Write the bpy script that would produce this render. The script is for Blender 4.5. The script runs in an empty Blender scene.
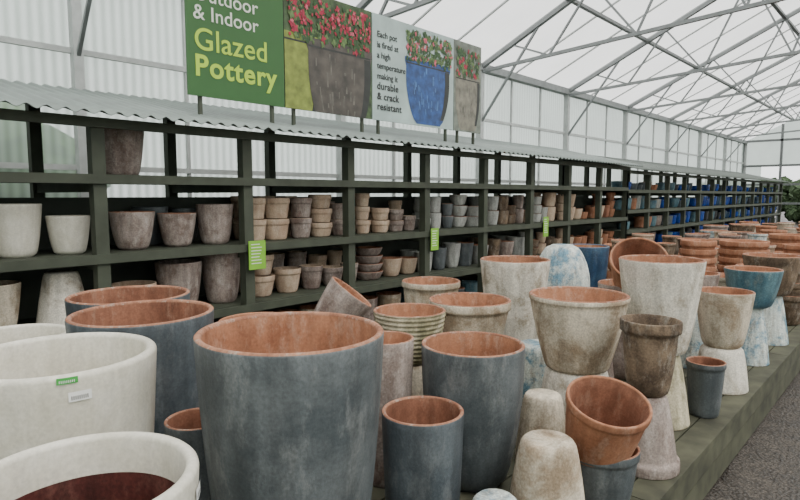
import bpy, bmesh, math, random
from mathutils import Vector, Matrix, Euler
random.seed(7)
C = bpy.context.scene.collection

# ------------------------------------------------------------ materials
def new_mat(name):
    m = bpy.data.materials.new(name); m.use_nodes = True
    nt = m.node_tree; nt.nodes.clear()
    return m, nt, nt.nodes, nt.links

def weathered(name, c1, c2, c3, scale=3.0, rough=0.8, lo=0.45, hi=0.65, bump=0.25, spec=0.3, streak=0.5, fine=0.25, drip=0.22):
    m, nt, N, L = new_mat(name)
    out = N.new('ShaderNodeOutputMaterial'); b = N.new('ShaderNodeBsdfPrincipled')
    L.new(b.outputs[0], out.inputs[0])
    tc = N.new('ShaderNodeTexCoord'); oi = N.new('ShaderNodeObjectInfo')
    mul = N.new('ShaderNodeMath'); mul.operation = 'MULTIPLY'; mul.inputs[1].default_value = 37.0
    L.new(oi.outputs['Random'], mul.inputs[0])
    add = N.new('ShaderNodeVectorMath'); add.operation = 'ADD'
    L.new(tc.outputs['Object'], add.inputs[0]); L.new(mul.outputs[0], add.inputs[1])
    n1 = N.new('ShaderNodeTexNoise'); n1.inputs['Scale'].default_value = scale; n1.inputs['Detail'].default_value = 9; n1.inputs['Roughness'].default_value = 0.72; n1.inputs['Distortion'].default_value = .4
    L.new(add.outputs[0], n1.inputs['Vector'])
    r1 = N.new('ShaderNodeValToRGB'); r1.color_ramp.elements[0].position = lo; r1.color_ramp.elements[1].position = hi
    r1.color_ramp.elements[0].color = (*c1, 1); r1.color_ramp.elements[1].color = (*c2, 1)
    L.new(n1.outputs['Fac'], r1.inputs[0])
    mp = N.new('ShaderNodeMapping'); mp.inputs['Scale'].default_value = (1, 1, 0.45)
    L.new(add.outputs[0], mp.inputs[0])
    n2 = N.new('ShaderNodeTexNoise'); n2.inputs['Scale'].default_value = scale * 3.2; n2.inputs['Detail'].default_value = 9; n2.inputs['Roughness'].default_value = 0.75
    L.new(mp.outputs[0], n2.inputs['Vector'])
    r2 = N.new('ShaderNodeValToRGB'); r2.color_ramp.elements[0].position = 0.52; r2.color_ramp.elements[1].position = 0.64
    r2.color_ramp.elements[0].color = (0, 0, 0, 1); r2.color_ramp.elements[1].color = (streak, streak, streak, 1)
    L.new(n2.outputs['Fac'], r2.inputs[0])
    mx = N.new('ShaderNodeMixRGB'); L.new(r2.outputs[0], mx.inputs[0]); L.new(r1.outputs[0], mx.inputs[1]); mx.inputs[2].default_value = (*c3, 1)
    # glaze runs
    mp2 = N.new('ShaderNodeMapping'); mp2.inputs['Scale'].default_value = (1, 1, 0.07)
    L.new(add.outputs[0], mp2.inputs[0])
    n4 = N.new('ShaderNodeTexNoise'); n4.inputs['Scale'].default_value = scale * 5; n4.inputs['Detail'].default_value = 6
    L.new(mp2.outputs[0], n4.inputs['Vector'])
    r4 = N.new('ShaderNodeMapRange'); r4.inputs[1].default_value = .38; r4.inputs[2].default_value = .62; r4.inputs[3].default_value = 1 - drip; r4.inputs[4].default_value = 1 + drip * .6
    L.new(n4.outputs['Fac'], r4.inputs[0])
    n3 = N.new('ShaderNodeTexNoise'); n3.inputs['Scale'].default_value = 110; n3.inputs['Detail'].default_value = 4
    L.new(add.outputs[0], n3.inputs['Vector'])
    r3 = N.new('ShaderNodeMapRange'); r3.inputs[1].default_value = 0.32; r3.inputs[2].default_value = 0.68
    r3.inputs[3].default_value = 1 - fine; r3.inputs[4].default_value = 1 + fine
    L.new(n3.outputs['Fac'], r3.inputs[0])
    mm = N.new('ShaderNodeMath'); mm.operation = 'MULTIPLY'; L.new(r3.outputs[0], mm.inputs[0]); L.new(r4.outputs[0], mm.inputs[1])
    sc = N.new('ShaderNodeVectorMath'); sc.operation = 'SCALE'
    L.new(mx.outputs[0], sc.inputs[0]); L.new(mm.outputs[0], sc.inputs['Scale'])
    L.new(sc.outputs[0], b.inputs['Base Color'])
    b.inputs['Roughness'].default_value = rough; b.inputs['Specular IOR Level'].default_value = spec
    bp = N.new('ShaderNodeBump'); bp.inputs['Strength'].default_value = bump; bp.inputs['Distance'].default_value = 0.012
    L.new(n2.outputs['Fac'], bp.inputs['Height']); L.new(bp.outputs[0], b.inputs['Normal'])
    return m

def plain(name, col, rough=0.6, metal=0.0, var=0.12, scale=8):
    m, nt, N, L = new_mat(name)
    out = N.new('ShaderNodeOutputMaterial'); b = N.new('ShaderNodeBsdfPrincipled'); L.new(b.outputs[0], out.inputs[0])
    tc = N.new('ShaderNodeTexCoord'); n = N.new('ShaderNodeTexNoise'); n.inputs['Scale'].default_value = scale; n.inputs['Detail'].default_value = 6
    L.new(tc.outputs['Object'], n.inputs['Vector'])
    r = N.new('ShaderNodeValToRGB')
    r.color_ramp.elements[0].position = 0.3; r.color_ramp.elements[1].position = 0.7
    r.color_ramp.elements[0].color = (*[c * (1 - var) for c in col], 1); r.color_ramp.elements[1].color = (*[min(1, c * (1 + var)) for c in col], 1)
    L.new(n.outputs['Fac'], r.inputs[0]); L.new(r.outputs[0], b.inputs['Base Color'])
    b.inputs['Roughness'].default_value = rough; b.inputs['Metallic'].default_value = metal
    return m

def sheet(name, col, transp, wave_scale=0.0, tint=(1, 1, 1)):
    """translucent polycarbonate / polythene sheet"""
    m, nt, N, L = new_mat(name)
    out = N.new('ShaderNodeOutputMaterial')
    tr = N.new('ShaderNodeBsdfTransparent'); tr.inputs[0].default_value = (*tint, 1)
    tl = N.new('ShaderNodeBsdfTranslucent'); df = N.new('ShaderNodeBsdfDiffuse')
    tc = N.new('ShaderNodeTexCoord'); n = N.new('ShaderNodeTexNoise'); n.inputs['Scale'].default_value = 0.9; n.inputs['Detail'].default_value = 5
    L.new(tc.outputs['Object'], n.inputs['Vector'])
    r = N.new('ShaderNodeValToRGB'); r.color_ramp.elements[0].position = 0.3; r.color_ramp.elements[1].position = 0.7
    r.color_ramp.elements[0].color = (*[c * .8 for c in col], 1); r.color_ramp.elements[1].color = (*col, 1)
    L.new(n.outputs['Fac'], r.inputs[0]); L.new(r.outputs[0], tl.inputs[0]); L.new(r.outputs[0], df.inputs[0])
    m1 = N.new('ShaderNodeMixShader'); m1.inputs[0].default_value = 0.35; L.new(tl.outputs[0], m1.inputs[1]); L.new(df.outputs[0], m1.inputs[2])
    m2 = N.new('ShaderNodeMixShader'); L.new(m1.outputs[0], m2.inputs[1]); L.new(tr.outputs[0], m2.inputs[2])
    if wave_scale:
        w = N.new('ShaderNodeTexWave'); w.bands_direction = 'X'; w.inputs['Scale'].default_value = wave_scale; w.inputs['Distortion'].default_value = 0.2
        L.new(tc.outputs['Object'], w.inputs['Vector'])
        mr = N.new('ShaderNodeMapRange'); mr.inputs[3].default_value = transp - .12; mr.inputs[4].default_value = transp + .12
        L.new(w.outputs['Fac'], mr.inputs[0]); L.new(mr.outputs[0], m2.inputs[0])
    else:
        m2.inputs[0].default_value = transp
    L.new(m2.outputs[0], out.inputs[0])
    return m

M = {}
M['grey'] = weathered('grey_stone_glaze', (.062, .074, .080), (.118, .132, .138), (.27, .28, .275), 2.6, .5, .42, .6, .35, .5, .42, .16, .26)
M['dgrey'] = weathered('dark_slate_glaze', (.046, .058, .068), (.088, .104, .116), (.20, .21, .215), 3.0, .48, .42, .6, .35, .5, .4, .15, .26)
M['white'] = weathered('ivory_crackle_glaze', (.58, .55, .46), (.67, .64, .56), (.44, .40, .33), 8, .33, .4, .6, .1, .5, .22, .08, .06)
M['cream'] = weathered('cream_lime_wash', (.34, .26, .18), (.61, .54, .43), (.22, .16, .10), 3.4, .85, .41, .55, .5, .2, .5, .2, .2)
M['cream2'] = weathered('white_lime_wash', (.36, .31, .24), (.66, .62, .54), (.27, .21, .14), 4.0, .85, .40, .52, .5, .2, .5, .2, .18)
M['mossy'] = weathered('mossy_cream_wash', (.24, .22, .13), (.54, .48, .35), (.17, .145, .08), 4.0, .85, .42, .56, .4, .2, .5, .2, .2)
M['beige'] = weathered('beige_clay', (.40, .28, .20), (.54, .42, .31), (.62, .54, .45), 5, .85, .38, .62, .2, .2, .4, .15, .1)
M['taupe'] = weathered('taupe_lime_wash', (.18, .13, .11), (.33, .275, .245), (.50, .45, .41), 5, .85, .40, .58, .4, .2, .5, .2, .18)
M['brown'] = weathered('antique_brown', (.08, .055, .037), (.21, .15, .10), (.38, .35, .30), 5, .8, .42, .6, .6, .3, .5, .2, .2)
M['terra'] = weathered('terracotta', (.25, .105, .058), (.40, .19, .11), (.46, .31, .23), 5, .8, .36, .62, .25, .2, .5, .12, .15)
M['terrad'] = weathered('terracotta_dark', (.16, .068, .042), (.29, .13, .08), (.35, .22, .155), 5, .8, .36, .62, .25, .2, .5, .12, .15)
M['rimw'] = weathered('worn_clay_rim', (.24, .105, .065), (.37, .19, .12), (.40, .35, .30), 9, .8, .40, .6, .3, .2, .7, .15, .05)
M['bluew'] = weathered('blue_lime_wash', (.14, .26, .34), (.56, .60, .56), (.28, .21, .14), 6, .75, .42, .54, .4, .3, .5)
M['teal'] = weathered('teal_glaze', (.035, .10, .14), (.11, .20, .23), (.30, .32, .27), 5, .4, .4, .6, .2, .5, .4)
M['blue'] = weathered('cobalt_glaze', (.008, .035, .22), (.018, .085, .38), (.1, .2, .4), 5, .25, .4, .65, .1, .6, .2)
M['navy'] = weathered('navy_glaze', (.015, .04, .085), (.035, .085, .15), (.14, .19, .22), 5, .3, .4, .65, .1, .6, .3)
M['black'] = weathered('charcoal_glaze', (.020, .022, .026), (.055, .057, .065), (.12, .12, .12), 5, .35, .4, .65, .1, .6, .3)
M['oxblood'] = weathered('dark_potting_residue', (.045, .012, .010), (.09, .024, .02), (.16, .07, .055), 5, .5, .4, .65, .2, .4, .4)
M['ltgrey'] = weathered('light_grey_glaze', (.30, .31, .29), (.45, .45, .42), (.24, .22, .19), 5, .6, .4, .65, .2, .3, .4)
M['rack'] = plain('olive_painted_timber', (.046, .054, .036), .7, 0, .25, 6)
M['rackback'] = plain('grey_green_backboard', (.06, .068, .056), .9, 0, .25, 3)  # rack backboard in its own dark grey-green colour
M['deck'] = plain('weathered_green_deck_board', (.060, .060, .037), .8, 0, .5, 7)
M['steel'] = plain('galvanised_steel', (.22, .235, .235), .5, .3)
M['steeld'] = plain('dull_steel', (.15, .16, .16), .5, .3)
M['alu'] = plain('white_aluminium', (.42, .44, .43), .5, .1)
M['corr'] = plain('corrugated_grey_green_sheet', (.17, .205, .19), .45, .2, .15, 3)
M['corrd'] = plain('corrugated_dark_sheet', (.10, .12, .105), .5, .2, .12, 3)
M['label'] = plain('paper_label', (.75, .75, .73), .6, 0, .03)
M['ink'] = plain('label_ink', (.03, .03, .03), .6, 0, .0)
M['tag'] = plain('green_sticker', (.05, .35, .06), .5, 0, .05)
M['roof'] = sheet('polythene_roof_sheet', (.84, .84, .81), .58, 0, (.98, .98, .96))
M['wallp'] = sheet('fluted_polycarbonate', (.50, .59, .53), .30, 3.0, (.88, .93, .89))
M['lime'] = plain('lime_card', (.20, .44, .035), .6, 0, .05)

# floor
def floor_mat():
    m, nt, N, L = new_mat('damp_asphalt')
    out = N.new('ShaderNodeOutputMaterial'); b = N.new('ShaderNodeBsdfPrincipled'); L.new(b.outputs[0], out.inputs[0])
    tc = N.new('ShaderNodeTexCoord')
    n = N.new('ShaderNodeTexNoise'); n.inputs['Scale'].default_value = 2.4; n.inputs['Detail'].default_value = 12; n.inputs['Roughness'].default_value = .8
    L.new(tc.outputs['Object'], n.inputs['Vector'])
    r = N.new('ShaderNodeValToRGB'); r.color_ramp.elements[0].position = .4; r.color_ramp.elements[1].position = .62
    r.color_ramp.elements[0].color = (.022, .016, .012, 1); r.color_ramp.elements[1].color = (.095, .08, .066, 1)
    L.new(n.outputs['Fac'], r.inputs[0])
    v = N.new('ShaderNodeTexVoronoi'); v.inputs['Scale'].default_value = 60; L.new(tc.outputs['Object'], v.inputs['Vector'])
    mr = N.new('ShaderNodeMapRange'); mr.inputs[2].default_value = .7; mr.inputs[3].default_value = 1.5; mr.inputs[4].default_value = .5
    L.new(v.outputs['Distance'], mr.inputs[0])
    s = N.new('ShaderNodeVectorMath'); s.operation = 'SCALE'; L.new(r.outputs[0], s.inputs[0]); L.new(mr.outputs[0], s.inputs['Scale'])
    L.new(s.outputs[0], b.inputs['Base Color'])
    rr = N.new('ShaderNodeMapRange'); rr.inputs[1].default_value = .42; rr.inputs[2].default_value = .6; rr.inputs[3].default_value = .3; rr.inputs[4].default_value = .85
    L.new(n.outputs['Fac'], rr.inputs[0]); L.new(rr.outputs[0], b.inputs['Roughness'])
    bp = N.new('ShaderNodeBump'); bp.inputs['Strength'].default_value = .5; bp.inputs['Distance'].default_value = .012
    L.new(v.outputs['Distance'], bp.inputs['Height']); L.new(bp.outputs[0], b.inputs['Normal'])
    return m
M['floor'] = floor_mat()

# ------------------------------------------------------------ mesh accumulator
class Acc:
    def __init__(s): s.v = []; s.f = []; s.m = []; s.mats = []; s.sm = []
    def mi(s, mat):
        if mat not in s.mats: s.mats.append(mat)
        return s.mats.index(mat)
    def add(s, vs, fs, mat, T=None, smooth=False):
        o = len(s.v)
        if T is not None: vs = [T @ Vector(p) for p in vs]
        s.v += [tuple(p) for p in vs]
        mats = mat if isinstance(mat, list) else [mat] * len(fs)
        for f, mm in zip(fs, mats):
            s.f.append([i + o for i in f]); s.m.append(s.mi(mm)); s.sm.append(smooth)
    def box(s, x0, x1, y0, y1, z0, z1, mat):
        vs = [(x0, y0, z0), (x1, y0, z0), (x1, y1, z0), (x0, y1, z0), (x0, y0, z1), (x1, y0, z1), (x1, y1, z1), (x0, y1, z1)]
        s.add(vs, [(0, 3, 2, 1), (4, 5, 6, 7), (0, 1, 5, 4), (1, 2, 6, 5), (2, 3, 7, 6), (3, 0, 4, 7)], mat)
    def beam(s, a, b, w, mat, h=None):
        a = Vector(a); b = Vector(b); d = (b - a); ln = d.length; h = h or w
        q = d.to_track_quat('Z', 'X').to_matrix().to_4x4(); T = Matrix.Translation(a) @ q
        vs = [(-w / 2, -h / 2, 0), (w / 2, -h / 2, 0), (w / 2, h / 2, 0), (-w / 2, h / 2, 0), (-w / 2, -h / 2, ln), (w / 2, -h / 2, ln), (w / 2, h / 2, ln), (-w / 2, h / 2, ln)]
        s.add(vs, [(0, 3, 2, 1), (4, 5, 6, 7), (0, 1, 5, 4), (1, 2, 6, 5), (2, 3, 7, 6), (3, 0, 4, 7)], mat, T)
    def obj(s, name, origin=None, parent=None):
        me = bpy.data.meshes.new(name)
        o = Vector(origin) if origin else Vector((0, 0, 0))
        me.from_pydata([tuple(Vector(p) - o) for p in s.v], [], s.f)
        for mm in s.mats: me.materials.append(mm)
        for p, i, sm in zip(me.polygons, s.m, s.sm): p.material_index = i; p.use_smooth = sm
        me.update()
        ob = bpy.data.objects.new(name, me); ob.location = o; C.objects.link(ob)
        if parent: ob.parent = parent
        return ob

# ------------------------------------------------------------ pot lathe
def pot_geo(D, H, base=.7, p=.6, bulge=0., th=None, lip=0., liph=.0, ribs=0, foot=0., seg=48, omat='grey', imat='terra', rimmat=None, wob=0.0, ilow=None, ribamp=.006):
    R = D / 2; th = th or max(.012, D * .04)
    if rimmat is None: rimmat = 'rimw' if imat in ('terra', 'terrad') and omat not in ('terra', 'terrad') else imat
    Rw = R - lip
    prof = []  # (r,z,mat)
    n = 60 if ribs else 18
    br = Rw * base
    prof.append((0.0, 0.0, omat)); prof.append((br * .93, 0.0, omat))
    ztop = H - liph - th * .5
    for i in range(n + 1):
        u = i / n
        r = br + (Rw - br) * (u ** p) + bulge * Rw * math.sin(math.pi * u)
        if ribs: r += ribamp * math.sin(u * ribs * 2 * math.pi)
        if foot and u < .12: r += foot * (1 - u / .12) ** 2
        z = max(.006, u * ztop)
        prof.append((r, z, omat))
    if lip:
        prof.append((R - lip * .15, ztop + .004, omat)); prof.append((R, ztop + liph * .35, omat)); prof.append((R, H - th * .5, omat))
    for a in (30, 60, 90, 120, 150, 180):
        a = math.radians(a)
        prof.append((R - th / 2 + th / 2 * math.cos(a), H - th / 2 + th / 2 * math.sin(a), omat if a < 1 else rimmat))
    ri = R - th
    for i in range(1, 11):
        u = 1 - i / 10
        r = (br + (Rw - br) * (u ** p) + bulge * Rw * math.sin(math.pi * u)) - th
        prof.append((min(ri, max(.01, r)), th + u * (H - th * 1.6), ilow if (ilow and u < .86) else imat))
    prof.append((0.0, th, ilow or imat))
    vs = []; fs = []; ms = []
    idx = []
    ph = random.random() * 6
    for (r, z, mm) in prof:
        if r == 0.0: idx.append([len(vs)]); vs.append((0, 0, z)); continue
        ring = []
        for k in range(seg):
            a = 2 * math.pi * k / seg
            rr = r * (1 + wob * math.sin(2 * a + ph)); ring.append(len(vs))
            vs.append((rr * math.cos(a), rr * math.sin(a), z + wob * .4 * R * math.sin(a + ph) * (z / H)))
        idx.append(ring)
    for j in range(len(prof) - 1):
        A, B = idx[j], idx[j + 1]; mm = M[prof[j + 1][2]]
        for k in range(seg):
            k2 = (k + 1) % seg
            if len(A) == 1: fs.append((A[0], B[k2], B[k]))
            elif len(B) == 1: fs.append((A[k], A[k2], B[0]))
            else: fs.append((A[k], A[k2], B[k2], B[k]))
            ms.append(mm)
    return vs, fs, ms

def T_for(X, Y, z, H, inv=False, tilt=(0, 0), yaw=0):
    T = Matrix.Translation((X, Y, z))
    if inv: T = T @ Matrix.Translation((0, 0, H)) @ Matrix.Rotation(math.pi, 4, 'X')
    if tilt != (0, 0): T = T @ Euler((math.radians(tilt[0]), math.radians(tilt[1]), 0)).to_matrix().to_4x4()
    return T

placed = []
def pot(name, X, Y, z, D, H, inv=False, tilt=(0, 0), track=True, **kw):
    a = Acc(); vs, fs, ms = pot_geo(D, H, **kw)
    a.add(vs, fs, ms, None, True)
    ob = a.obj(name); ob.matrix_world = T_for(X, Y, z, H, inv, tilt)
    if track: placed.append((X, Y, D / 2))
    return ob

def label(parent, ang, zfrac_z, r, w=.05, h=.028, mats=('label', 'ink'), round_=False, slope=0):
    """sticker on pot outside; local coordinates of the pot"""
    a = Acc()
    n = 6
    def ringpt(s, zz, off):
        aa = ang + s / r
        return ((r + off) * math.cos(aa), (r + off) * math.sin(aa), zz)
    vs = []; fs = []
    for i in range(n + 1):
        s = -w / 2 + w * i / n
        vs += [ringpt(s, zfrac_z - h / 2, .004), ringpt(s, zfrac_z + h / 2, .004 + slope)]
    for i in range(n): fs.append((2 * i, 2 * i + 2, 2 * i + 3, 2 * i + 1))
    a.add(vs, fs, M[mats[0]])
    for q in range(9):
        s0 = -w * .38 + q * w * .085; vs = [ringpt(s0, zfrac_z - h * .3, .0055), ringpt(s0 + w * .035, zfrac_z - h * .3, .0055), ringpt(s0 + w * .035, zfrac_z + h * .1, .0055 + slope * .6), ringpt(s0, zfrac_z + h * .1, .0055 + slope * .6)]
        a.add(vs, [(0, 1, 2, 3)], M[mats[1]])
    ob = a.obj('price_label'); ob.parent = parent
    return ob

# ------------------------------------------------------------ room shell
a = Acc(); a.box(-12, 70, -25, 30, -.1, 0, M['floor']); a.obj('floor')
YW, YR, XE, ZE, SL = 7.0, -9.0, 32.8, 4.2, .47
XS = -5.2; YM = -1.0; ZR = ZE + (YW - YM) * SL
frames = [-5.2, -1.4, 2.4, 6.2, 10.0, 13.8, 17.6, 21.4, 25.2, 29.0, 32.8]

def wallgrid(name, Y):
    a = Acc()
    a.add([(XS, Y, 0), (XE, Y, 0), (XE, Y, ZE), (XS, Y, ZE)], [(0, 1, 2, 3)], M['wallp'])
    o = a.obj(name)
    a = Acc(); s = -1 if Y > 0 else 1
    for X in frames:
        a.box(X - .05, X + .05, min(Y + s * .02, Y + s * .14), max(Y + s * .02, Y + s * .14), 0, ZE, M['alu'])
    x = XS
    while x < XE:
        a.box(x - .02, x + .02, min(Y + s * .01, Y + s * .05), max(Y + s * .01, Y + s * .05), 0, ZE, M['alu']); x += 1.267
    for z in (.6, 1.9, 3.15): a.box(XS, XE, min(Y + s * .015, Y + s * .06), max(Y + s * .015, Y + s * .06), z - .03, z + .03, M['alu'])
    a.box(XS, XE, min(Y + s * .01, Y + s * .16), max(Y + s * .01, Y + s * .16), ZE - .1, ZE + .04, M['steel'])
    a.obj('trim_' + name)
wallgrid('wall_left', YW); wallgrid('wall_right', YR)

def gable(name, X, open_y=None):
    a = Acc()
    if open_y:
        y0, y1, zo = open_y
        a.add([(X, YR, 0), (X, y0, 0), (X, y0, zo), (X, YR, zo)], [(0, 1, 2, 3)], M['wallp'])
        a.add([(X, y1, 0), (X, YW, 0), (X, YW, zo), (X, y1, zo)], [(0, 1, 2, 3)], M['wallp'])
        a.add([(X, YR, zo), (X, YW, zo), (X, YW, ZE), (X, YM, ZR), (X, YR, ZE)], [(0, 1, 2, 3, 4)], M['wallp'])
    else:
        a.add([(X, YR, 0), (X, YW, 0), (X, YW, ZE), (X, YM, ZR), (X, YR, ZE)], [(0, 1, 2, 3, 4)], M['wallp'])
    a.obj(name)
    a = Acc(); y = YR
    s = -1 if X > 0 else 1
    while y <= YW + .01:
        zt = ZE + (8 - abs(y - YM)) * SL
        a.box(min(X, X + s * .1), max(X, X + s * .1), y - .05, y + .05, 0, max(zt, .5), M['steeld']); y += 1.6
    for z in (1.2, 2.1, 3.0): a.box(min(X, X + s * .08), max(X, X + s * .08), YR, YW, z - .05, z + .05, M['steeld'])
    a.box(min(X, X + s * .1), max(X, X + s * .1), YR, YW, ZE - .05, ZE + .05, M['steeld'])
    a.obj('trim_' + name)
gable('wall_back', XE, (-3.4, 6.2, 3.0)); gable('wall_front', XS)

# roof sheets
a = Acc()
a.add([(XS, YW + .1, ZE), (XE, YW + .1, ZE), (XE, YM, ZR), (XS, YM, ZR)], [(0, 1, 2, 3)], M['roof'])
a.add([(XS, YR - .1, ZE), (XE, YR - .1, ZE), (XE, YM, ZR), (XS, YM, ZR)], [(3, 2, 1, 0)], M['roof'])
a.obj('ceiling')
# purlins + glazing bars
a = Acc()
for k in range(0, 9, 2):
    for s in (1, -1):
        y = YM + s * (8 - k * 1.0) ; z = ZE + k * 1.0 * SL - .06
        a.beam((XS, y, z), (XE, y, z), .06, M['steeld'], .08)
a.obj('roof_purlins')
a = Acc(); x = XS
while x < XE:
    for s in (1, -1):
        a.beam((x, YM + s * 8, ZE - .015), (x, YM, ZR - .015), .03, M['alu'], .03)
    x += 1.267
a.obj('roof_glazing_bars')
# trusses
for X in frames[1:-1]:
    a = Acc()
    for s in (1, -1):
        a.beam((X, YM + s * 8, ZE - .08), (X, YM, ZR - .08), .07, M['steel'], .09)
        a.beam((X, YM + s * 8, ZE - .12), (X, YM, ZE + .35), .06, M['steel'], .06)
        n = 5
        for i in range(n):
            y0 = YM + s * (8 - 8 * i / n); y1 = YM + s * (8 - 8 * (i + .5) / n); y2 = YM + s * (8 - 8 * (i + 1) / n)
            f = lambda y: ZE - .12 + .47 * (8 - abs(y - YM)) / 8
            g = lambda y: ZE - .08 + SL * (8 - abs(y - YM))
            if i > 0: a.beam((X, y0, f(y0)), (X, y1, g(y1)), .035, M['steel'])
            a.beam((X, y1, g(y1)), (X, y2, f(y2)), .035, M['steel'])
        a.beam((X, YM + s * 8 - s * .05, ZE - 1.2), (X, YM + s * 6.6, g(YM + s * 6.6)), .04, M['steel'])
    a.beam((X, YM, ZE + .35), (X, YM, ZR - .08), .04, M['steel'])
    a.obj('roof_truss')

# ------------------------------------------------------------ display rack
P0, BAY = 1.62, 1.21
XA0, XA1 = P0 - 4 * BAY, P0 + 8 * BAY      # first run
XB1 = P0 + 21 * BAY                        # second run
YF, YB, YK = 4.40, 5.75, 5.14
SH = [.10, .64, 1.17, 1.74]
def rack(name, k0, k1, shelves, zf=2.2, zb=2.58, post=.09, open_top=True):
    a = Acc(); x0 = P0 + k0 * BAY; x1 = P0 + k1 * BAY
    for k in range(k0, k1 + 1):
        x = P0 + k * BAY
        a.box(x - post / 2, x + post / 2, YF - .045, YF + .045, 0, zf - .06, M['rack'])
        a.box(x - post / 2, x + post / 2, YB - .045, YB + .045, 0, zb - .09, M['rack'])
        for z in shelves: a.box(x - .02, x + .02, YF + .045, YB - .045, z - .12, z - .04, M['rack'])
    for z in shelves:
        yb = YB if z > 1.6 else YK
        a.box(x0, x1, YF + .046, yb, z - .04, z, M['rack'])
        a.box(x0, x1, YF - .068, YF - .046, z - .06, z + .006, M['rack'])
    a.box(x0, x1, YK, YK + .02, .05, shelves[-1] - .16, M['rackback'])
    a.box(x0, x1, YF - .075, YF - .046, zf - .13, zf - .06, M['rack'])
    a.box(x0, x1, YB + .046, YB + .075, zb - .2, zb - .07, M['rack'])
    return a.obj(name)
rack('pottery_display_rack', -4, 8, SH)
rack('pottery_display_rack', 8, 21, [.10, .5, .9, 1.3, 1.7], 2.14, 2.5, .08)
def corr(name, x0, x1, zf, zb, mat, yf=4.12, yb=5.95, per=.11):
    vs = []; fs = []; n = int((x1 - x0) / per * 6)
    for j in range(2):
        for i in range(n + 1):
            x = x0 + (x1 - x0) * i / n; h = .014 * math.sin(2 * math.pi * x / per)
            vs.append((x, yf if j == 0 else yb, (zf if j == 0 else zb) + h))
    for i in range(n): fs.append((i, i + 1, n + 2 + i, n + 1 + i))
    a = Acc(); a.add(vs, fs, mat, None, True); o = a.obj(name)
    md = o.modifiers.new('s', 'SOLIDIFY'); md.thickness = .004
corr('corrugated_rack_roof', XA0 - .2, XA1 + .1, 2.15, 2.58, M['corr'])
corr('corrugated_rack_roof', XA1 + .12, XB1 + .2, 2.09, 2.52, M['corrd'])

def joinpots(name, lst):
    a = Acc()
    o = lst[0]
    for q in lst:
        X, Y, z, D, H, kw = q
        inv = kw.pop('inv', False)
        vs, fs, ms = pot_geo(D, H, seg=20, **kw); a.add(vs, fs, ms, T_for(X, Y, z, H, inv), True)
    return a.obj(name, (o[0], o[1], o[2]))

R_ = dict(track=False)
pot('white_shelf_planter', .80, 4.68, 1.17, .34, .37, base=.62, p=.5, omat='white', imat='white', **R_)
pot('white_shelf_planter', 1.17, 4.68, 1.17, .33, .37, base=.62, p=.5, omat='white', imat='white', **R_)
pot('white_shelf_planter', 1.50, 4.66, 1.17, .29, .28, base=.62, p=.5, omat='white', imat='white', **R_)
pot('taupe_shelf_planter', 1.90, 4.70, 1.74, .37, .36, base=.62, p=.45, omat='taupe', imat='taupe', **R_)
pot('taupe_shelf_planter', 1.96, 4.66, 1.17, .34, .30, base=.55, p=.5, omat='taupe', imat='terra', **R_)
pot('taupe_shelf_planter', 2.33, 4.66, 1.17, .31, .28, base=.55, p=.5, omat='taupe', imat='terra', **R_)
pot('taupe_shelf_planter', 2.68, 4.66, 1.17, .32, .35, base=.62, p=.5, omat='taupe', imat='taupe', **R_)
pot('grey_shelf_bowl', 2.24, 4.96, 1.17, .30, .33, base=.5, p=.5, omat='grey', imat='grey', **R_)
pot('grey_shelf_bowl', 2.56, 4.97, 1.17, .27, .31, base=.5, p=.5, omat='grey', imat='grey', **R_)
pot('taupe_shelf_planter', 2.34, 4.68, .64, .38, .40, base=.62, p=.5, omat='taupe', imat='taupe', **R_)
pot('taupe_shelf_planter', 2.74, 4.68, .64, .36, .46, base=.62, p=.5, omat='taupe', imat='taupe', **R_)
pot('beige_shelf_planter', 1.95, 4.66, .64, .34, .26, base=.8, p=.7, omat='beige', imat='beige', **R_)
pot('cream_shelf_planter', 1.02, 4.68, .64, .32, .36, base=.6, p=.6, omat='cream', imat='cream', **R_)
pot('cream_shelf_planter', 1.44, 4.68, .64, .36, .40, inv=True, base=.6, p=.8, omat='cream2', imat='cream', **R_)
pot('cream_shelf_planter', .62, 4.68, .64, .30, .36, base=.6, p=.6, omat='cream', imat='cream', **R_)

def stack(X, Y, z, D, H, n, step=None, **kw):
    out = []
    step = step or H
    for i in range(n): out.append((X + random.uniform(-.008, .008), Y, z + i * step, D * (1 - .015 * i), H, dict(kw)))
    return out
def beigekw(): return dict(omat=random.choice(['beige', 'beige', 'taupe']), imat='beige', base=.80, p=.7, lip=.008, liph=.05)
g = []
for X, n, D, H in [(3.10, 2, .22, .20), (3.34, 2, .27, .20), (3.64, 2, .23, .2), (3.90, 3, .25, .145), (4.17, 2, .22, .17)]:
    g += stack(X, 4.68, 1.17, D, H, n, **beigekw())
    if n: g += stack(X + .05, 4.97, 1.17, D * .95, H * 1.05, 2, **beigekw())
joinpots('stacked_beige_pots', g)
g = []
for X, n, D, H in [(3.15, 2, .27, .20), (3.46, 1, .28, .24), (3.76, 1, .25, .24), (4.04, 1, .25, .2), (4.30, 1, .2, .22)]:
    g += stack(X, 4.68, .64, D, H, n, **dict(beigekw(), base=.7))
    g += stack(X + .05, 4.98, .64, D * .9, H * 1.5 if n == 1 else H, n, **beigekw())
joinpots('stacked_beige_pots', g)
g = []
for X, n, D, H in [(4.50, 3, .18, .15), (4.78, 2, .23, .14), (5.05, 2, .2, .13), (5.28, 1, .18, .18)]:
    g += stack(X, 4.68, 1.17, D, H, n, **beigekw()); g += stack(X + .06, 4.96, 1.17, D, H, 2, **beigekw())
joinpots('stacked_beige_pots', g)
g = []
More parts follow.
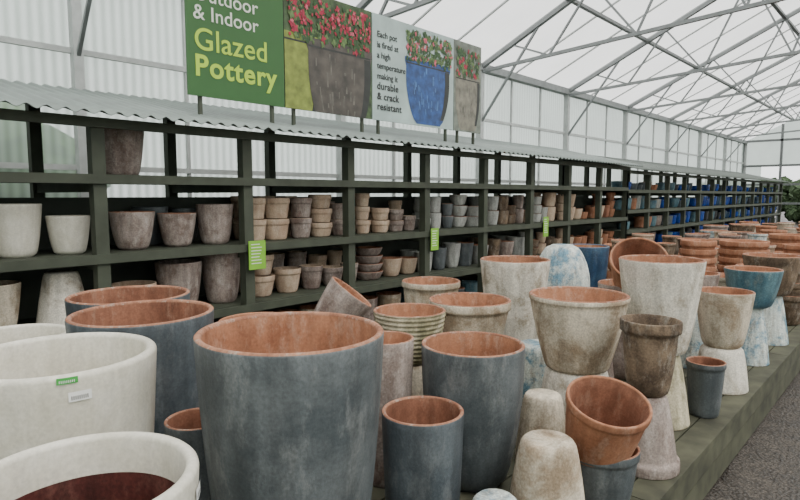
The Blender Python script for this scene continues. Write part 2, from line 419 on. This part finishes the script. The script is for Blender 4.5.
for X, n, D, H, o in [(4.62, 4, .34, .07, 'taupe'), (4.98, 1, .28, .22, 'beige'), (5.28, 1, .26, .2, 'beige')]:
    g += stack(X, 4.70, .64, D, H if n == 1 else .1, n, None if n == 1 else .09, omat=o, imat='terra', base=.6, p=.6)
joinpots('stacked_clay_bowls', g)
g = []
for X in (3.1, 3.45, 3.8, 4.15, 4.55, 4.95):
    g += stack(X, 4.7, .10, .3, .34, 1, omat=random.choice(['taupe', 'cream']), imat='terra', base=.65)
joinpots('lower_shelf_planters', g)

pal = {3: ['teal', 'ltgrey', 'grey', 'ltgrey'], 4: ['brown', 'ltgrey', 'taupe'], 5: ['brown', 'beige', 'ltgrey'], 6: ['beige', 'terra', 'taupe'], 7: ['terra', 'beige', 'terrad']}
for k in range(3, 8):
    g = []
    for z in SH[:3]:
        x = P0 + k * BAY + .30
        while x < P0 + (k + 1) * BAY + .15:
            D = random.uniform(.17, .26); H = random.uniform(.12, .24); n = random.choice([1, 2, 2, 3]) if H < .17 else random.choice([1, 1, 2])
            if z < 1 and k in (3, 4): D *= 1.15; n = 1; H = random.uniform(.2, .33)
            om = random.choice(pal[k]); g += stack(x, 4.66, z, D, H, n, omat=om, imat=random.choice([om, 'terra']), base=random.uniform(.55, .8), p=random.uniform(.5, .9))
            if random.random() < .6: g += stack(x + .03, 4.95, z, D, H, n, omat=om, imat=om, base=.7)
            x += D + random.uniform(.02, .08)
    joinpots('shelf_pottery', g)
for k in range(8, 21):
    g = []
    for z in [.10, .5, .9, 1.3, 1.7]:
        x = P0 + k * BAY + .2
        while x < P0 + (k + 1) * BAY - .0:
            D = random.uniform(.2, .3); H = random.uniform(.16, .3)
            if z > 1.6: H *= .7
            if random.random() < .85:
                om = random.choice(['blue', 'black', 'blue', 'navy', 'blue', 'dgrey', 'teal'] if k > 9 else ['blue', 'terra', 'taupe', 'ltgrey', 'dgrey', 'teal'])
                g.append((x, 4.62, z, D, H, dict(omat=om, imat=om, base=random.uniform(.55, .8), p=.5)))
            x += D + random.uniform(.02, .1)
    joinpots('glazed_shelf_pottery', g)

# ------------------------------------------------------------ banner signs
def text(s, x, z, size, mat, parent, y, off=.0, space=1.0):
    cu = bpy.data.curves.new('t', 'FONT'); cu.body = s; cu.size = size; cu.offset = off; cu.space_character = space
    cu.extrude = .0008
    o = bpy.data.objects.new('t', cu); C.objects.link(o)
    dg = bpy.context.evaluated_depsgraph_get(); dg.update()
    me = bpy.data.meshes.new_from_object(o.evaluated_get(dg)); me.transform(Matrix.Translation((x, y, z)) @ Matrix.Rotation(math.pi / 2, 4, 'X'))
    bpy.data.objects.remove(o)
    me.materials.clear(); me.materials.append(mat)
    ob = bpy.data.objects.new('lettering', me); C.objects.link(ob); ob.parent = parent
    return ob
M['signg'] = plain('sign_green', (.030, .11, .024), .5, 0, .03)
M['signw'] = plain('sign_white_ink', (.68, .71, .63), .5, 0, 0)
M['signy'] = plain('sign_lime_ink', (.42, .62, .045), .5, 0, 0)
M['sbg2'] = plain('photo_garden_green', (.04, .07, .024), .5, 0, .7, 12)
M['sbg3'] = plain('photo_pale_blue', (.36, .45, .43), .5, 0, .2, 3)
M['sbg4'] = plain('photo_soft_grey', (.16, .18, .15), .5, 0, .5, 7)
M['pinkf'] = plain('photo_red_petals', (.32, .012, .04), .5, 0, .4, 30)
M['pinkl'] = plain('photo_pink_petals', (.50, .09, .13), .5, 0, .3, 30)
M['leaf1'] = plain('photo_leaf', (.025, .065, .016), .5, 0, .5, 30)
M['leaf2'] = plain('photo_leaf_light', (.09, .15, .045), .5, 0, .4, 30)
M['potolive'] = plain('photo_olive_pot', (.18, .22, .035), .4, 0, .4, 12)
M['potbrown'] = plain('photo_bronze_pot', (.065, .055, .045), .4, 0, .5, 8)
M['potblue'] = plain('photo_cobalt_pot', (.012, .055, .20), .3, 0, .5, 12)
M['potpale'] = plain('photo_pale_pot', (.17, .16, .12), .3, 0, .4, 10)
M['shade'] = plain('photo_dark_print', (.02, .022, .02), .5, 0, .3, 10)
M['sheen'] = plain('photo_highlight_print', (.05, .13, .32), .5, 0, .5, 14)
M['sheen2'] = plain('photo_bronze_highlight', (.11, .10, .085), .5, 0, .5, 10)
YS = 4.60; ZB, ZT = 2.43, 3.57
def panel(name, x0, x1, mat):
    a = Acc(); a.box(x0, x1, YS, YS + .02, ZB, ZT, mat)
    for x in (x0 + .12, x1 - .12): a.box(x - .015, x + .015, YS + .021, YS + .05, 2.27, ZT, M['rack'])
    return a.obj(name, (x0, YS, ZB))
def flatpot(a, cx, z0, z1, rt, rb, x0, x1, mat, d, hl=None):
    n = 14
    def W(u):
        w = rb + (rt - rb) * u ** .5 + .12 * rt * math.sin(math.pi * u)
        return rt * 1.07 if u > .92 else w
    def strip(l, r, mt, dd, u0=0, u1=1):
        vs = []
        for i in range(n + 1):
            u = u0 + (u1 - u0) * i / n; z = z0 + (z1 - z0) * u; w = W(u)
            vs += [(min(x1, max(x0, cx + l * w)), YS - dd, max(ZB, z)), (min(x1, max(x0, cx + r * w)), YS - dd, max(ZB, z))]
        a.add(vs, [(2 * i, 2 * i + 1, 2 * i + 3, 2 * i + 2) for i in range(n)], mt)
    strip(-1, 1, mat, d)
    strip(.78, 1, M['shade'], d + .0004, .1, .9)
    if hl:
        for q in range(26):
            l = random.uniform(-.8, .5); u0 = random.uniform(.15, .8); strip(l, l + random.uniform(.02, .07), hl, d + .0006 + q * .00001, u0, min(.89, u0 + random.uniform(.03, .16)))
    strip(-1, 1, M['shade'], d + .001, .905, .925)
def blobs(a, x0, x1, z0, z1, n, r, mats, d):
    for q in range(n):
        cx = random.uniform(x0 + r, x1 - r); cz = random.uniform(z0 + r, z1 - r); k = 8; rr = r * random.uniform(.4, 1)
        ph = random.random() * 3; sx = random.uniform(.5, 1)
        vs = [(cx + sx * rr * (1 if j % 2 else .55) * math.cos(ph + j * 2 * math.pi / k), YS - d - q * .00001, cz + rr * (1 if j % 2 else .55) * math.sin(ph + j * 2 * math.pi / k)) for j in range(k)]
        a.add(vs, [tuple(range(k))], random.choice(mats))
def par(ob, parent):
    ob.parent = parent; ob.matrix_parent_inverse = Matrix.Translation(-parent.location)
s1 = panel('glazed_pottery_sign', 2.44, 3.41, M['signg'])
for s, x, z, sz, mt, off, sp in [('Outdoor', 2.50, 3.215, .17, 'signw', .001, 1.02), ('& Indoor', 2.50, 3.06, .17, 'signw', .001, 1.02), ('Glazed', 2.50, 2.815, .255, 'signy', .002, 1.03), ('Pottery', 2.50, 2.60, .245, 'signy', .006, 1.10)]:
    par(text(s, x, z, sz, M[mt], s1, YS - .003, off, sp), s1)
s2 = panel('planter_photo_banner', 3.42, 4.58, M['sbg2'])
a = Acc()
flatpot(a, 3.52, 2.30, 3.15, .34, .22, 3.42, 4.58, M['potolive'], .002)
flatpot(a, 4.13, 2.20, 3.14, .42, .22, 3.42, 4.58, M['potbrown'], .004, M['sheen2'])
blobs(a, 3.42, 4.58, 3.04, 3.56, 300, .055, [M['leaf1'], M['leaf1'], M['leaf2'], M['pinkf']], .006)
blobs(a, 3.42, 4.58, 3.2, 3.56, 130, .033, [M['pinkf'], M['pinkf'], M['pinkl']], .010)
par(a.obj('banner_print'), s2)
s3 = panel('planter_photo_banner', 4.59, 6.05, M['sbg3'])
a = Acc()
flatpot(a, 5.55, 2.45, 3.20, .40, .22, 4.6, 6.05, M['potblue'], .003, M['sheen'])
blobs(a, 5.10, 6.05, 3.12, 3.56, 280, .05, [M['leaf1'], M['leaf2'], M['leaf1'], M['leaf2'], M['leaf1'], M['pinkl']], .006)
par(a.obj('banner_print'), s3)
for i, s in enumerate(['Each pot', 'is fired at', 'a high', 'temperature', 'making it', 'durable', '& crack', 'resistant']):
    par(text(s, 4.66, 3.33 - i * .112, .092 if i < 5 else .108, M['ink'], s3, YS - .0045, .001 if i < 5 else .0022, 1.0 if i < 5 else 1.06), s3)
s4 = panel('planter_photo_banner', 6.06, 6.66, M['sbg4'])
a = Acc(); flatpot(a, 6.36, 2.45, 3.16, .26, .16, 6.07, 6.65, M['potpale'], .003, M['sheen2'])
blobs(a, 6.07, 6.65, 3.08, 3.52, 140, .05, [M['leaf1'], M['leaf2'], M['leaf1'], M['pinkf']], .006); par(a.obj('banner_print'), s4)

def tagcard(x, z, w=.19, h=.29):
    y = YF - .10
    a = Acc(); a.box(x - w / 2, x + w / 2, y, y + .006, z - h / 2, z + h / 2, M['lime'])
    a.box(x - .01, x + .01, y + .006, y + .03, z + h / 2 - .06, z + h / 2 - .02, M['rack'])
    for i in range(7): a.box(x - w * .36, x + w * random.uniform(.1, .36), y - .001, y, z + h * .36 - i * h * .11, z + h * .36 - i * h * .11 + h * .03, M['signw'])
    a.obj('shelf_price_card', (x, y, z))
tagcard(2.87, 1.08, .17, .25); tagcard(5.32, 1.08, .14, .26); tagcard(8.0, 1.12, .15, .3)

# ------------------------------------------------------------ slatted deck
DZ = .33; DY0 = .76; DY1 = 3.35; DX0 = -.6; DX1 = 25
a = Acc(); y = DY0; random.seed(3)
while y < DY1:
    x = DX0
    while x < DX1:
        x2 = min(DX1, x + 3.0); a.box(x, x2 - .006, y, y + .135, DZ - .035 + random.uniform(-.001, 0), DZ, M['deck']); x = x2
    y += .144
a.box(DX0, DX1, DY0 + .01, DY0 + .05, .18, DZ - .036, M['deck'])
a.box(DX0, DX1, DY0 + .02, DY0 + .06, .02, .16, M['deck'])
a.box(DX0, DX1, DY1 - .05, DY1, .02, DZ - .036, M['deck'])
x = DX0
while x < DX1: a.box(x, x + .09, DY0 + .06, DY1 - .05, 0, DZ - .036, M['deck']); x += 1.5
a.obj('slatted_display_deck')

# ------------------------------------------------------------ pots on deck
Z = DZ
A_ = pot('ivory_glazed_planter', .37, 1.163, Z, .43, .74, base=.62, p=.55, th=.026, omat='white', imat='white', ilow='oxblood', rimmat='white', seg=72)
label(A_, math.radians(-38), .69, .212, .04, .026)
B_ = pot('ivory_glazed_planter', .518, 1.745, Z, .50, .84, base=.60, p=.5, th=.028, omat='white', imat='white', rimmat='white', seg=72)
label(B_, math.radians(-97), .785, .247, .05, .024); label(B_, math.radians(-103), .828, .250, .045, .016, ('tag', 'label'))
C_ = pot('ivory_glazed_planter', .66, 2.76, Z, .42, .70, base=.65, p=.5, th=.026, omat='white', imat='white', rimmat='white')
label(C_, math.radians(-95), .64, .207, .06, .03)
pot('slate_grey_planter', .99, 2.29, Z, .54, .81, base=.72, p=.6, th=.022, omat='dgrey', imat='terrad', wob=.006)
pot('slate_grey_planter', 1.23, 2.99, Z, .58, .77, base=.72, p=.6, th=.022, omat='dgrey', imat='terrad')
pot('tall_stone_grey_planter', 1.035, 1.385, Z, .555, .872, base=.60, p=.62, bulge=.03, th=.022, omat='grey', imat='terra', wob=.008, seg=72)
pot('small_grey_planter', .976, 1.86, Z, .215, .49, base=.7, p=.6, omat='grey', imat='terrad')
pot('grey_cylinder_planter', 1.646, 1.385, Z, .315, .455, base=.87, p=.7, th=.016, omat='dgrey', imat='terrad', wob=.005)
I_ = pot('stone_grey_planter', 2.06, 1.448, Z, .452, .625, base=.58, p=.5, bulge=.05, th=.018, omat='grey', imat='terra', wob=.006)
pot('terracotta_rim_planter', 1.50, 2.26, Z, .35, .70, base=.65, omat='terra', imat='terra')
pot('grey_planter', 1.885, 2.25, Z, .33, .60, base=.7, omat='grey', imat='terra')
pot('tilted_grey_pot', 1.885, 2.23, .94, .25, .22, tilt=(24, 30), base=.65, omat='taupe', imat='terra', track=False)
pot('terracotta_pot', 1.80, 1.73, Z, .25, .65, base=.7, omat='taupe', imat='terra')
pot('inverted_cream_pot', 2.185, 1.93, Z, .34, .43, inv=True, base=.7, omat='cream', imat='terra')
pot('ribbed_cream_bowl', 2.185, 1.93, Z + .43, .37, .26, base=.6, p=.5, ribs=11, ribamp=.003, omat='mossy', imat='terra', track=False)
pot('inverted_cream_pot', 2.87, 2.044, Z, .40, .28, inv=True, base=.7, omat='cream', imat='terra')
pot('cream_clay_planter', 2.87, 2.044, Z + .28, .50, .36, base=.62, p=.6, lip=.015, liph=.05, omat='cream', imat='terra', track=False)
pot('cream_clay_planter', 3.2, 2.62, Z, .42, .66, base=.62, lip=.012, liph=.04, omat='cream', imat='terra')
pot('tall_whitewashed_planter', 3.577, 2.16, Z, .49, .82, base=.55, p=.75, th=.02, omat='cream2', imat='terra')
pot('inverted_cream_pot', 2.86, 1.34, Z, .40, .36, inv=True, base=.75, omat='cream2', imat='terra')
pot('wide_whitewashed_planter', 2.86, 1.34, Z + .36, .51, .395, base=.64, p=.9, bulge=.015, lip=.006, liph=.02, omat='cream', imat='terra', track=False)
pot('inverted_beige_pot', 1.955, 1.02, Z, .31, .345, inv=True, base=.62, p=.7, omat='cream', imat='terra')
pot('inverted_beige_pot', 2.41, 1.29, Z, .25, .34, inv=True, base=.66, p=.7, omat='cream', imat='terra')
pot('inverted_whitewashed_pot', 1.68, 1.075, Z, .24, .20, inv=True, base=.6, p=.7, omat='bluew', imat='terra')
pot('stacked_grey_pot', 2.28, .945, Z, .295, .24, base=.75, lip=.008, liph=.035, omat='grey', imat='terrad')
R1 = pot('terracotta_bowl', 2.265, .965, Z + .205, .33, .27, tilt=(15, -12), base=.72, p=.55, lip=.008, liph=.03, omat='terra', imat='terrad', rimmat='terra', track=False)
label(R1, math.radians(-38), .225, .162, .05, .03)
pot('inverted_moss_brown_pot', 2.72, .92, Z, .30, .35, inv=True, base=.60, p=.8, lip=.014, liph=.05, omat='taupe', imat='brown')
pot('moss_brown_pot', 2.72, .92, Z + .35, .268, .35, base=.62, p=.45, lip=.014, liph=.05, omat='brown', imat='brown', track=False)
pot('inverted_mossy_pot', 3.34, 1.085, Z, .36, .40, inv=True, base=.6, p=.8, omat='mossy', imat='terra')
pot('large_whitewashed_planter', 3.34, 1.085, Z + .40, .445, .52, base=.64, p=.75, th=.018, omat='cream2', imat='terra', track=False)
pot('small_grey_pot', 3.60, .90, Z, .21, .32, base=.75, lip=.006, liph=.03, omat='grey', imat='terrad')
pot('terracotta_planter', 4.04, 1.52, Z, .42, .66, base=.65, omat='taupe', imat='terra')
pot('tilted_terracotta_pot', 4.03, 1.49, Z + .64, .37, .31, tilt=(20, -42), base=.6, p=.55, lip=.008, liph=.03, omat='terra', imat='terrad', rimmat='terra', track=False)
pot('inverted_cream_pot', 4.20, .96, Z, .33, .28, inv=True, base=.7, omat='cream2', imat='terra')
pot('mossy_cream_planter', 4.20, .96, Z + .28, .345, .37, base=.62, omat='cream', imat='terra', track=False)
pot('inverted_blue_washed_pot', 5.0, .96, Z, .28, .43, inv=True, base=.55, p=.8, omat='bluew', imat='terra')
pot('teal_planter', 5.0, .96, Z + .43, .39, .29, base=.6, omat='teal', imat='terra', track=False)
pot('inverted_blue_washed_pot', 5.8, .98, Z, .32, .42, inv=True, base=.55, p=.8, omat='bluew', imat='terra')
pot('antique_brown_planter', 5.8, .98, Z + .42, .44, .34, base=.6, omat='brown', imat='terra', track=False)
pot('inverted_blue_washed_pot', 4.62, 1.24, Z, .30, .42, inv=True, base=.6, p=.8, omat='bluew', imat='terra')
pot('antique_brown_planter', 4.62, 1.26, Z + .42, .33, .28, base=.6, omat='taupe', imat='terra', track=False)
def tstack(name, X, Y, D, H, n, step, om='terra'):
    g = stack(X, Y, Z, D, H, n, step, omat=om, imat='terra', base=.6, p=.6, lip=.012, liph=.05)
    o = joinpots(name, g); placed.append((X, Y, D / 2)); return o
tstack('terracotta_bowl_stack', 6.9, 1.42, .52, .2, 8, .085)
tstack('terracotta_bowl_stack', 6.0, 1.62, .36, .2, 9, .08)
tstack('terracotta_bowl_stack', 8.3, 1.22, .50, .3, 6, .10)
tstack('terracotta_bowl_stack', 6.75, .98, .34, .3, 4, .13, 'brown')
tstack('terracotta_bowl_stack', 7.5, 1.0, .38, .3, 5, .11, 'terra')
tstack('terracotta_bowl_stack', 9.3, 1.1, .45, .3, 5, .11, 'terrad')
pot('cream_planter', 4.45, 2.24, Z, .50, .46, base=.65, omat='cream', imat='terra')
pot('inverted_blue_washed_vase', 4.45, 2.24, Z + .46, .46, .40, inv=True, base=.40, p=.5, bulge=.10, omat='bluew', imat='terra', track=False)
pot('navy_glazed_planter', 5.16, 2.36, Z, .42, .80, base=.6, omat='navy', imat='terra', rimmat='navy')

random.seed(21); tries = 0; cnt = 0
while tries < 6000 and cnt < 130:
    tries += 1
    X = random.uniform(2.2, 16); Y = random.uniform(.98, 3.1); D = random.uniform(.26, .46); r = D / 2
    if X < 4.2 and (Y < 1.5): continue
    if Y - r < .8: continue
    if any((X - q[0]) ** 2 + (Y - q[1]) ** 2 < (r + q[2] + .03) ** 2 for q in placed): continue
    lim = .36 if X < 3 else (.5 if X < 4.5 else (.62 if X < 7 else .76))
    cnt += 1; om = random.choice(['cream', 'cream2', 'beige', 'mossy', 'taupe', 'terra', 'grey', 'bluew', 'brown', 'terra'])
    H = random.uniform(.24, .36); inv = random.random() < .6
    kw = dict(omat=om, imat='terra', base=random.uniform(.58, .72), p=.65)
    pot('inverted_clay_pot' if inv else 'clay_planter', X, Y, Z, D, H, inv=inv, seg=28, **kw)
    if inv and H + .26 < lim:
        pot('clay_planter', X, Y, Z + H, D * random.uniform(.9, 1.0), min(.36, lim - H), track=False, seg=28, omat=random.choice(['cream', 'terra', 'taupe', 'bluew', 'beige', 'brown']), imat='terra', base=.62, lip=.01, liph=.03)

# ------------------------------------------------------------ outside planting
M['foliage'] = weathered('foliage', (.02, .04, .018), (.06, .095, .04), (.12, .15, .08), 6, .8, .35, .65, .6)
M['foliagel'] = weathered('bright_foliage', (.05, .12, .03), (.13, .24, .06), (.2, .32, .1), 5, .8, .35, .65, .6)
def hedge(name, x, y, sx, sy, sz, n=26, mat='foliage', rs=3):
    bm = bmesh.new()
    for q in range(n):
        c = Vector((random.uniform(-sx, sx), random.uniform(-sy, sy), random.uniform(.15, .85) * sz)); r = random.uniform(.2, .35) * min(sx, sz, rs)
        bmesh.ops.create_icosphere(bm, subdivisions=3, radius=r, matrix=Matrix.Translation(c))
    for v in bm.verts: v.co += Vector((random.uniform(-1, 1), random.uniform(-1, 1), random.uniform(-1, 1))) * .09
    for v in bm.verts: v.co.z = max(v.co.z, 0)
    me = bpy.data.meshes.new(name); bm.to_mesh(me); bm.free(); me.materials.append(M[mat])
    o = bpy.data.objects.new(name, me); o.location = (x, y, 0); C.objects.link(o)
hedge('garden_shrub', 1.2, 8.3, 1.6, .6, 2.75, 80, 'foliagel')
hedge('garden_shrub', 40, 6, 1.4, 4.5, 2.6, 150, 'foliage', 4)

# ------------------------------------------------------------ light
w = bpy.data.worlds.new('overcast'); bpy.context.scene.world = w; w.use_nodes = True
nt = w.node_tree; bg = nt.nodes['Background']; bg.inputs[0].default_value = (.985, .99, 1.0, 1); bg.inputs[1].default_value = 2.25
sd = bpy.data.lights.new('sun', 'SUN'); sd.energy = 4.6; sd.angle = math.radians(50); sd.color = (1, .97, .93)
so = bpy.data.objects.new('sun', sd); C.objects.link(so)
so.rotation_euler = Vector((.05, .65, -1)).to_track_quat('-Z', 'Y').to_euler()

# ------------------------------------------------------------ camera
cd = bpy.data.cameras.new('camera'); cam = bpy.data.objects.new('camera', cd); C.objects.link(cam)
cd.sensor_width = 36; cd.lens = 26.1; cd.clip_start = .05
yaw = math.radians(42.4); pit = math.radians(-5.42)
cam.location = (0, 0, 1.6)
d = Vector((math.cos(yaw) * math.cos(pit), math.sin(yaw) * math.cos(pit), math.sin(pit)))
cam.rotation_euler = d.to_track_quat('-Z', 'Y').to_euler()
bpy.context.scene.camera = cam
